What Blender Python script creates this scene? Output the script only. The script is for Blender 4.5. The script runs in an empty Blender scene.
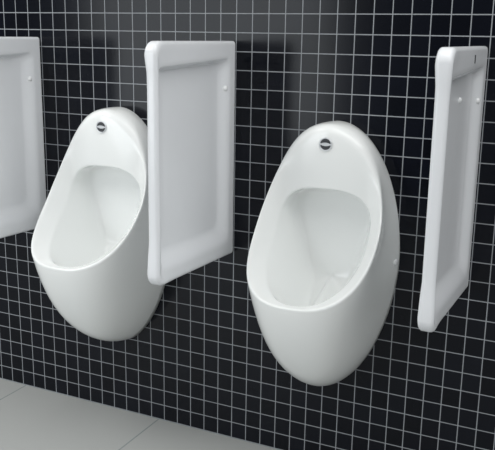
import bpy, bmesh, math
from math import pi, sin, cos
from mathutils import Vector, Matrix

K = 1.15                 # metres per layout unit
ZF = 1.151               # floor lies this far below the layout origin
def W(x, y, z): return Vector((x * K, y * K, (z + ZF) * K))

scene = bpy.context.scene
col = scene.collection

# ------------------------------------------------------------------ materials
def principled(name, rgb, rough=0.3, metallic=0.0, spec=0.5, coat=0.0):
    m = bpy.data.materials.new(name); m.use_nodes = True
    b = m.node_tree.nodes['Principled BSDF']
    b.inputs['Base Color'].default_value = (*rgb, 1)
    b.inputs['Roughness'].default_value = rough
    b.inputs['Metallic'].default_value = metallic
    b.inputs['Specular IOR Level'].default_value = spec
    b.inputs['Coat Weight'].default_value = coat
    b.inputs['Coat Roughness'].default_value = 0.06
    return m, b

def ceramic(name, rgb, rough):
    m, b = principled(name, rgb, rough)
    nt = m.node_tree
    tc = nt.nodes.new('ShaderNodeTexCoord')
    n = nt.nodes.new('ShaderNodeTexNoise'); n.inputs['Scale'].default_value = 9; n.inputs['Detail'].default_value = 2
    bp = nt.nodes.new('ShaderNodeBump'); bp.inputs['Strength'].default_value = 0.03; bp.inputs['Distance'].default_value = 0.02
    nt.links.new(tc.outputs['Object'], n.inputs['Vector'])
    nt.links.new(n.outputs['Fac'], bp.inputs['Height'])
    nt.links.new(bp.outputs['Normal'], b.inputs['Normal'])
    return m

def grid_material(name, axes, pitch, offset, joint, tile_rgb, joint_rgb, tile_rough, joint_rough, vary, bump, spec=0.5):
    """square tiles with joints, laid out in the object's own coordinates"""
    m, b = principled(name, tile_rgb, tile_rough, spec=spec)
    nt = m.node_tree; N = nt.nodes; L = nt.links
    tc = N.new('ShaderNodeTexCoord'); sp = N.new('ShaderNodeSeparateXYZ')
    L.new(tc.outputs['Object'], sp.inputs[0])
    def math_(op, a, b_=None):
        n = N.new('ShaderNodeMath'); n.operation = op
        for i, v in enumerate((a, b_)):
            if v is None: continue
            if isinstance(v, (int, float)): n.inputs[i].default_value = v
            else: L.new(v, n.inputs[i])
        return n.outputs[0]
    masks, cells = [], []
    for ax, p, o in zip(axes, pitch, offset):
        u = math_('DIVIDE', math_('SUBTRACT', sp.outputs[ax], o), p)
        cells.append(math_('FLOOR', u))
        fr = math_('SUBTRACT', u, math_('ROUND', u))
        d = math_('MULTIPLY', math_('ABSOLUTE', fr), p)
        mr = N.new('ShaderNodeMapRange'); mr.interpolation_type = 'SMOOTHSTEP'
        mr.inputs['From Min'].default_value = joint * 0.36; mr.inputs['From Max'].default_value = joint * 0.64
        L.new(d, mr.inputs['Value']); masks.append(mr.outputs[0])
    tile = math_('MINIMUM', masks[0], masks[1])
    cx = N.new('ShaderNodeCombineXYZ'); L.new(cells[0], cx.inputs[0]); L.new(cells[1], cx.inputs[1])
    wn = N.new('ShaderNodeTexWhiteNoise'); wn.noise_dimensions = '3D'; L.new(cx.outputs[0], wn.inputs['Vector'])
    var = N.new('ShaderNodeMapRange'); var.inputs['To Min'].default_value = 1 - vary; var.inputs['To Max'].default_value = 1 + vary
    L.new(wn.outputs['Value'], var.inputs['Value'])
    hs = N.new('ShaderNodeHueSaturation'); hs.inputs['Color'].default_value = (*tile_rgb, 1); L.new(var.outputs[0], hs.inputs['Value'])
    mx = N.new('ShaderNodeMix'); mx.data_type = 'RGBA'
    mx.inputs['A'].default_value = (*joint_rgb, 1); L.new(hs.outputs[0], mx.inputs['B']); L.new(tile, mx.inputs['Factor'])
    L.new(mx.outputs['Result'], b.inputs['Base Color'])
    mr = N.new('ShaderNodeMapRange'); mr.inputs['To Min'].default_value = joint_rough; mr.inputs['To Max'].default_value = tile_rough
    L.new(tile, mr.inputs['Value']); L.new(mr.outputs[0], b.inputs['Roughness'])
    bp = N.new('ShaderNodeBump'); bp.inputs['Strength'].default_value = bump; bp.inputs['Distance'].default_value = 0.002
    L.new(tile, bp.inputs['Height']); L.new(bp.outputs[0], b.inputs['Normal'])
    return m

M_CERAMIC = ceramic('white_vitreous_china', (0.87, 0.885, 0.875), 0.13)
M_PANEL = ceramic('white_glazed_panel', (0.80, 0.815, 0.84), 0.22)
M_CAP, _ = principled('white_plastic', (0.86, 0.87, 0.88), 0.2)
M_CHROME, _ = principled('chrome', (0.75, 0.76, 0.78), 0.35, metallic=1.0)
M_DARK, _ = principled('dark_enamel', (0.018, 0.02, 0.024), 0.35)
M_PALE, _ = principled('pale_enamel', (0.62, 0.64, 0.66), 0.3)
M_TILE = grid_material('black_mosaic_tile', ('X', 'Z'), (0.05 * 0.955 * K, 0.05 * K), (0.0, ZF * K), 0.0029,
                       (0.004, 0.005, 0.0085), (0.29, 0.305, 0.325), 0.16, 0.75, 0.25, 0.35, 0.19)
M_FLOOR = grid_material('pale_floor_tile', ('X', 'Y'), (0.62, 0.62), (-0.846 * K, 0.0), 0.006,
                        (0.44, 0.45, 0.44), (0.27, 0.30, 0.30), 0.4, 0.8, 0.03, 0.2)
M_PLASTER, _ = principled('pale_plaster', (0.6, 0.6, 0.6), 0.8)

# ------------------------------------------------------------------ mesh helpers
def link_mesh(name, verts, faces, mat, parent=None, smooth=True):
    me = bpy.data.meshes.new(name)
    me.from_pydata([tuple(v) for v in verts], [], faces)
    bm = bmesh.new(); bm.from_mesh(me)
    bmesh.ops.recalc_face_normals(bm, faces=bm.faces)
    bm.to_mesh(me); bm.free()
    for p in me.polygons: p.use_smooth = smooth
    me.materials.append(mat)
    o = bpy.data.objects.new(name, me); col.objects.link(o)
    if parent: o.parent = parent
    return o

def loft(loops, close_first=False, close_last=False):
    n = len(loops[0]); V = [p for lp in loops for p in lp]; F = []
    for k in range(len(loops) - 1):
        for i in range(n):
            j = (i + 1) % n
            F.append((k * n + i, k * n + j, (k + 1) * n + j, (k + 1) * n + i))
    if close_first: F.append(tuple(range(n)))
    if close_last: F.append(tuple(range((len(loops) - 1) * n, len(loops) * n)))
    return V, F

def empty(name, loc, label, cat, group=None):
    o = bpy.data.objects.new(name, None); col.objects.link(o)
    o.location = loc; o.empty_display_size = 0.1
    o['label'] = label; o['category'] = cat
    if group: o['group'] = group
    return o

def smoothstep(u):
    u = max(0.0, min(1.0, u)); return u * u * (3 - 2 * u)

# ------------------------------------------------------------------ the setting
def box(name, a, b, mat):
    (x0, y0, z0), (x1, y1, z1) = a, b
    V = [(x, y, z) for x in (x0, x1) for y in (y0, y1) for z in (z0, z1)]
    F = [(0, 1, 3, 2), (4, 6, 7, 5), (0, 4, 5, 1), (2, 3, 7, 6), (0, 2, 6, 4), (1, 5, 7, 3)]
    o = link_mesh(name, V, F, mat, smooth=False); o['kind'] = 'structure'
    return o
box('wall_back', (-3.4, 0.0, 0.0), (3.0, 0.12, 2.6), M_TILE)
box('floor', (-3.4, -4.0, -0.1), (3.0, 0.12, 0.0), M_FLOOR)

# ------------------------------------------------------------------ urinal
NT = 144
TS = [2 * pi * i / NT for i in range(NT)]
def egg(t, w, zt, zm, zb, n1, n2):
    s, c = sin(t), cos(t)
    e = 2 / (n1 if c >= 0 else n2)
    x = w * math.copysign(abs(s) ** e, s)
    z = zm + ((zt - zm) if c >= 0 else (zm - zb)) * math.copysign(abs(c) ** e, c)
    return x, z
def on_face(x, z, zt, zb, yt, yb, yc):
    u = (zt - z) / (zt - zb)
    return Vector((x, yt + (yb - yt) * u + yc * 4 * u * (1 - u), z))
def rim_pt(t):
    x, z = egg(t, 0.1674, -0.1733, -0.4257, -0.5855, 1.775, 2.6568)
    return on_face(x, z, -0.1733, -0.5855, -0.093, -0.3204, 0.0853)
def open_pt(t):
    x, z = egg(t, 0.1263, -0.3372, -0.4616, -0.5880, 3.0, 2.3891)
    return on_face(x, z, -0.3372, -0.5880, -0.0896, -0.287, 0.0732)
def back_pt(t):
    x, z = egg(t, 0.1825, -0.1693, -0.5201, -0.9035, 1.9685, 1.7412)
    return Vector((x, 0, z))
def bez(a, b, c, v): return a * (1 - v) ** 2 + b * (2 * v * (1 - v)) + c * v ** 2
def skin_ctl(t):
    r, b = rim_pt(t), back_pt(t)
    m = (r + b) / 2; c = m.copy(); s, k = sin(t), cos(t)
    c.x += -0.0258 * s
    kb, kt = max(-k, 0) ** 1.5, max(k, 0) ** 1.5
    for q, (cy, cz) in ((kb, (-0.2740, -0.8540)), (kt, (-0.045, -0.1665))):
        c.y += q * (cy - m.y); c.z += q * (cz - m.z)
    return c
def skin_pt(t, v): return bez(rim_pt(t), skin_ctl(t), back_pt(t), v)

def body_section(t):
    """outer profile from the wall to just inside the mouth, with rounded lip"""
    R, O = rim_pt(t), open_pt(t)
    face = (O - R); fl = face.length
    r1 = min(0.024, (0.28 - 0.10 * max(-cos(t), 0)) * fl)
    # where the skin is r1 away from the rim corner
    v = 0.0
    while (skin_pt(t, v) - R).length < r1 and v < 0.5: v += 0.002
    pts = [skin_pt(t, 1 + (v - 1) * i / 18) for i in range(19)]
    A = pts[-1]; Bp = R + face * (r1 / fl)
    pts += [bez(A, R, Bp, i / 7) for i in range(1, 8)]
    K_, D = bowl_ctl(t)
    inward = (K_ - O); r2 = min(0.007, 0.26 * fl)
    Cp = O - face * (r2 / fl); Dp = O + inward * (r2 / inward.length)
    m = 8
    pts += [Bp + (Cp - Bp) * (i / m) for i in range(1, m + 1)]
    pts += [bez(Cp, O, Dp, i / 6) for i in range(1, 7)]
    return pts
def bowl_ctl(t):
    O = open_pt(t); c = cos(t); s = sin(t)
    kt, kb = max(c, 0), max(-c, 0)
    tz = max(0.0, min(1.0, (-0.36 - O.z) / 0.235))
    K_ = Vector((O.x * (0.93 - 0.50 * tz), -0.014 - 0.225 * kb ** 5, O.z - 0.11 * kb ** 1.2 - 0.01 * (1 - abs(c))))
    if kt > 0: K_.y = -0.014
    D = Vector((0, -0.014, -0.585))
    return K_, D
def bowl_section(t):
    O = open_pt(t); K_, D = bowl_ctl(t)
    fl = (O - rim_pt(t)).length; r2 = min(0.007, 0.26 * fl)
    inward = K_ - O
    S = O + inward * (r2 / inward.length)
    E = K_ + (D - K_) * 0.28
    P1 = S + (K_ - S) * 0.6
    pts = [S + (P1 - S) * (i / 4) for i in range(5)]
    pts += [bez(P1, K_, E, i / 16) for i in range(1, 17)]
    pts += [E + (D - E) * (i / 8) for i in range(1, 8)]
    return pts

def make_urinal(label):
    root = empty('urinal', (0, 0, 0), label, 'urinal', 'wall-hung urinals')
    def S(v): return v * K
    secs = [body_section(t) for t in TS]
    V, F = loft([[S(sec[k]) for sec in secs] for k in range(len(secs[0]))], close_first=True)
    link_mesh('body', V, F, M_CERAMIC, root)
    secs = [bowl_section(t) for t in TS]
    V, F = loft([[S(sec[k]) for sec in secs] for k in range(len(secs[0]))], close_last=True)
    link_mesh('bowl', V, F, M_CERAMIC, root)
    # round emblem on the front, above the mouth
    f = 0.27; a, b = rim_pt(0), open_pt(0)
    c = S(Vector((-0.002, a.y + (b.y - a.y) * f, BADGE_Z)))
    r = 0.0168 * K
    def disc(name, outline, y0, y1, mat, parent):
        lo = [c + Vector((x, y0, z)) for x, z in outline]
        mid = [c + Vector((x, y1 + 0.0006, z)) for x, z in outline]
        hi = [c + Vector((x * 0.96, y1, z * 0.96)) for x, z in outline]
        V, F = loft([lo, mid, hi], True, True)
        return link_mesh(name, V, F, mat, parent, smooth=False)
    circ = lambda rr, n=40: [(rr * cos(2 * pi * i / n), rr * sin(2 * pi * i / n)) for i in range(n)]
    emblem = disc('emblem', circ(r * 0.94), 0.004, -0.0022, M_PALE, root)
    emblem['label'] = 'small round dark and silver emblem'
    for sg in (1, -1):
        a0 = math.asin(0.155)
        arc = [(r * 0.84 * cos(a0 + (pi - 2 * a0) * i / 24), r * 0.84 * sin(a0 + (pi - 2 * a0) * i / 24)) for i in range(25)]
        x0 = -arc[0][0]
        low = [(x0 + (-2 * x0) * i / 14, r * (0.13 + 0.15 * max(0, 1 - (2.2 * (i / 14 - .5)) ** 2))) for i in range(1, 14)]
        disc('emblem_segment', [(x, sg * z) for x, z in arc + low], -0.001, -0.0034, M_DARK, emblem)
    ring = []
    for i in range(9):
        q = 2 * pi * i / 8
        ring.append([c + Vector(((r * 0.97 + 0.0012 * cos(q)) * cos(2 * pi * j / 40), -0.0022 + 0.0012 * sin(q), (r * 0.97 + 0.0012 * cos(q)) * sin(2 * pi * j / 40))) for j in range(40)])
    V, F = loft(ring); link_mesh('emblem_ring', V, F, M_CHROME, emblem)
    # screw cover on the right flank, by the wall
    for side in (1, -1):
        t, v = PLUG
        p = skin_pt(side * t, v)
        e = 1e-3
        du = skin_pt(side * (t + e), v) - skin_pt(side * (t - e), v); dv = skin_pt(side * t, v + e) - skin_pt(side * t, v - e)
        n = du.cross(dv).normalized()
        if n.x * side < 0: n = -n
        rot = n.to_track_quat('Z', 'Y').to_matrix()
        loops = []
        for rr, h in ((0.0102, -0.003), (0.0102, 0.0016), (0.009, 0.0034), (0.006, 0.0046), (0.0025, 0.005)):
            loops.append([S(p) + rot @ Vector((rr * cos(2 * pi * j / 24), rr * sin(2 * pi * j / 24), h)) for j in range(24)])
        V, F = loft(loops, True, True); link_mesh('screw_cover', V, F, M_CAP, root)
    return root
BADGE_Z = -0.2205
PLUG = (1.62, 0.895)

def copy_thing(src, loc, label):
    r = src.copy(); col.objects.link(r); r.location = loc; r['label'] = label
    for ch in src.children:
        c = ch.copy(); col.objects.link(c); c.parent = r
        for g in ch.children:
            d = g.copy(); col.objects.link(d); d.parent = c
    return r

ur = make_urinal('white ceramic wall urinal wholly in view, between the middle and right privacy screens')
ur.location = W(0.2555, 0.002, 0)
copy_thing(ur, W(-0.4321, 0.002, 0), 'white ceramic wall urinal at left, partly hidden by the middle privacy screen')

# ------------------------------------------------------------------ partitions
def rrect(y0, y1, z0, z1, r, n=8, top_slope=0.0, m=14):
    """rounded rectangle in the YZ plane; y0 is the wall side, y1 the front (negative)"""
    P = []
    def line(a, b): 
        return [(a[0] + (b[0] - a[0]) * i / m, a[1] + (b[1] - a[1]) * i / m) for i in range(m)]
    rf, rw = r                     # front / wall corner radii
    C = [(y0 - rw, z0 + rw, rw, 0), (y0 - rw, z1 - rw, rw, 1), (y1 + rf, z1 - rf, rf, 2), (y1 + rf, z0 + rf, rf, 3)]
    for k, (cy, cz, rr, q) in enumerate(C):
        a0 = -pi / 2 + q * pi / 2
        arc = [(cy + rr * cos(a0 + pi / 2 * i / n), cz + rr * sin(a0 + pi / 2 * i / n)) for i in range(n + 1)]
        ny, nz, nr, nq = C[(k + 1) % 4]; b0 = -pi / 2 + nq * pi / 2
        nxt = (ny + nr * cos(b0), nz + nr * sin(b0))
        P += arc[:-1] + line(arc[-1], nxt)
    return P
TH = 0.029; DEP = -0.414; ZT = 0.028; ZB = -0.568
def make_partition(label):
    root = empty('privacy_screen', (0, 0, 0), label, 'urinal screen', 'wall-mounted urinal screens')
    out = rrect(-0.001, DEP, ZB, ZT, (0.030, 0.006))
    def swell(y, z):
        """front edge stands a little thicker and prouder at its two ends"""
        e = max(smoothstep((z - (ZT - 0.075)) / 0.03), smoothstep(((ZB + 0.085) - z) / 0.03))
        return e * smoothstep((-y - 0.33) / 0.06)
    half = TH / 2; RISE = 0.010
    def ring(inset, dx, loop=None):
        res = []
        cy, cz = DEP / 2, (ZT + ZB) / 2
        for y, z in out:
            y2 = y + math.copysign(min(inset, abs(y - cy)), cy - y)
            z2 = z + math.copysign(min(inset, abs(z - cz)), cz - z)
            sw = swell(y, z)
            if y < -0.37: y2 += 0.005 * (1 - sw)
            z2 += RISE * (-y / 0.41) * smoothstep((-0.30 - z) / 0.2)
            res.append((dx, y2, z2, sw))
        return res
    rim_in = rrect(-0.034, -0.397, -0.532, -0.014, (0.010, 0.02))
    floor_in = rrect(-0.082, -0.380, -0.475, -0.028, (0.012, 0.03))
    def slope_top(P):            # upper inner edge drops towards the front
        return [(y, z - (0.016 * (-y / 0.41) if z > -0.1 else 0) + (0.006 * (-y / 0.41) if z < -0.4 else 0)) for y, z in P]
    rim_in, floor_in = slope_top(rim_in), slope_top(floor_in)
    loops = []
    R = 0.009
    def side(sgn):
        DEPTH = 0.025 if sgn > 0 else 0.006
        L_ = []
        for i in range(6):
            a = pi / 2 * i / 5
            L_.append([Vector((sgn * (half - R + R * sin(a) + 0.003 * w), y, z)) for _, y, z, w in ring(R * (1 - cos(a)), 0)])
        last = L_[-1]
        for i in range(1, 4):
            f = i / 4
            L_.append([Vector((last[j].x * (1 - f) + sgn * half * f, last[j].y * (1 - f) + rim_in[j][0] * f, last[j].z * (1 - f) + rim_in[j][1] * f)) for j in range(len(out))])
        for i in range(0, 11):
            f = i / 10
            h = smoothstep(f)
            L_.append([Vector((sgn * (half - DEPTH * 0.72 * h), rim_in[j][0] * (1 - f) + floor_in[j][0] * f, rim_in[j][1] * (1 - f) + floor_in[j][1] * f)) for j in range(len(out))])
        cy, cz = -0.22, -0.26
        for f in (0.2, 0.5, 0.8, 0.97):
            L_.append([Vector((sgn * (half - DEPTH * 0.72), p[0] * (1 - f) + cy * f, p[1] * (1 - f) + cz * f)) for p in floor_in])
        return L_
    Lr, Ll = side(1), side(-1)
    allL = list(reversed(Ll)) + Lr
    V, F = loft([[v * K for v in lp] for lp in allL], True, True)
    link_mesh('panel', V, F, M_PANEL, root)
    return root
def screw_boss(root, y, z, r=0.008, sink=0.0105):
    x = TH / 2 - sink
    c = Vector((x, y, z)) * K
    loops = []
    for rr, h in ((r * 1.25, -0.006), (r * 1.2, 0.001), (r, 0.004), (r * 0.75, 0.0075), (r * 0.35, 0.009)):
        loops.append([c + Vector((h * K, rr * K * cos(2 * pi * j / 24), rr * K * sin(2 * pi * j / 24))) for j in range(24)])
    V, F = loft(loops, True, True); link_mesh('screw_boss', V, F, M_CAP, root)

pt = make_partition('white glazed privacy screen standing out from the wall between the two urinals')
screw_boss(pt, -0.050, -0.097)
pt.location = W(-0.048 - TH / 2, 0.003, 0)
copy_thing(pt, W(-0.720 - TH / 2, 0.003, 0), 'white privacy screen at the left picture edge, its front cut off')
p3 = copy_thing(pt, W(0.618 - TH / 2, 0.003, 0), 'narrow white privacy screen at right, seen nearly edge-on, with a tiny dark mark')
screw_boss(p3, -0.210, -0.086, 0.007, 0.0222)
mk = [Vector((TH / 2 + h, -0.165 + y, 0.001 + z)) * K for h in (-0.001, 0.0008) for y, z in ((-0.004, -0.009), (0.004, -0.009), (0.004, 0.009), (-0.004, 0.009))]
o = link_mesh('maker_mark', mk, [(0, 1, 2, 3), (4, 5, 6, 7), (0, 1, 5, 4), (1, 2, 6, 5), (2, 3, 7, 6), (3, 0, 4, 7)], M_DARK, p3, False)
o['label'] = 'tiny dark upright mark'

# ------------------------------------------------------------------ camera
Rm = [[0.8998669707587448, 0.43586899378168076, 0.016051641574164867], [0.1154101202599925, -0.20245546946928328, -0.9724671135948743], [-0.4206185196577231, 0.8769435575575644, -0.23248668301480918]]
cam = bpy.data.cameras.new('camera'); co = bpy.data.objects.new('camera', cam); col.objects.link(co)
cam.sensor_fit = 'HORIZONTAL'; cam.sensor_width = 36; cam.lens = 795.956 * 36 / 495; cam.clip_start = 0.05
M = Matrix.Identity(4)
for i in range(3):
    M[i][0] = Rm[0][i]; M[i][1] = -Rm[1][i]; M[i][2] = -Rm[2][i]
M.translation = W(0.94395731, -1.978243, 0.04503463)
co.matrix_world = M
scene.camera = co

# ------------------------------------------------------------------ light
def area(name, loc, target, sx, sy, power, rgb=(1, 1, 1)):
    l = bpy.data.lights.new(name, 'AREA'); l.shape = 'RECTANGLE'; l.size = sx; l.size_y = sy; l.energy = power; l.color = rgb
    o = bpy.data.objects.new(name, l); col.objects.link(o); o.location = loc
    o.rotation_euler = (Vector(target) - Vector(loc)).to_track_quat('-Z', 'Y').to_euler()
    return o
area('ceiling_panel_light', (-1.7, -1.5, 2.75), (-1.7, -1.3, 0), 1.2, 1.2, 28, (1, 0.995, 0.97))
area('ceiling_panel_light', (1.3, -1.2, 2.75), (1.3, -1.1, 0), 2.2, 1.4, 17, (1, 0.995, 0.97))
area('window_light', (-2.5, -4.2, 1.3), (-2.5, 0, 1.3), 2.5, 1.9, 46, (0.92, 0.97, 1))

w = bpy.data.worlds.new('room_light'); scene.world = w; w.use_nodes = True
nt = w.node_tree; N = nt.nodes; L = nt.links
bg = N['Background']
tc = N.new('ShaderNodeTexCoord'); sp = N.new('ShaderNodeSeparateXYZ'); L.new(tc.outputs['Generated'], sp.inputs[0])
def ramp(sock, lo, hi, a, b):
    m = N.new('ShaderNodeMapRange'); m.interpolation_type = 'SMOOTHSTEP'
    for k, v in zip(('From Min', 'From Max', 'To Min', 'To Max'), (lo, hi, a, b)): m.inputs[k].default_value = v
    L.new(sock, m.inputs['Value']); return m.outputs[0]
mu = N.new('ShaderNodeMath'); mu.operation = 'MULTIPLY'
L.new(ramp(sp.outputs['Z'], -0.15, 0.7, 0.08, 0.95), mu.inputs[0])      # brighter towards the ceiling
L.new(ramp(sp.outputs['X'], -0.2, 0.8, 0.45, 1.5), mu.inputs[1])      # and towards the right-hand side of the room
cb = N.new('ShaderNodeCombineColor')
for k, v in enumerate((0.97, 0.99, 1.0)):
    q = N.new('ShaderNodeMath'); q.operation = 'MULTIPLY'; q.inputs[1].default_value = v
    L.new(mu.outputs[0], q.inputs[0]); L.new(q.outputs[0], cb.inputs[k])
L.new(cb.outputs[0], bg.inputs['Color']); bg.inputs['Strength'].default_value = 0.8

vs = scene.view_settings
scene.display_settings.display_device = 'sRGB'
vs.view_transform = 'Standard'; vs.look = 'None'; vs.gamma = 1.0; vs.exposure = 0.4; vs.use_curve_mapping = False
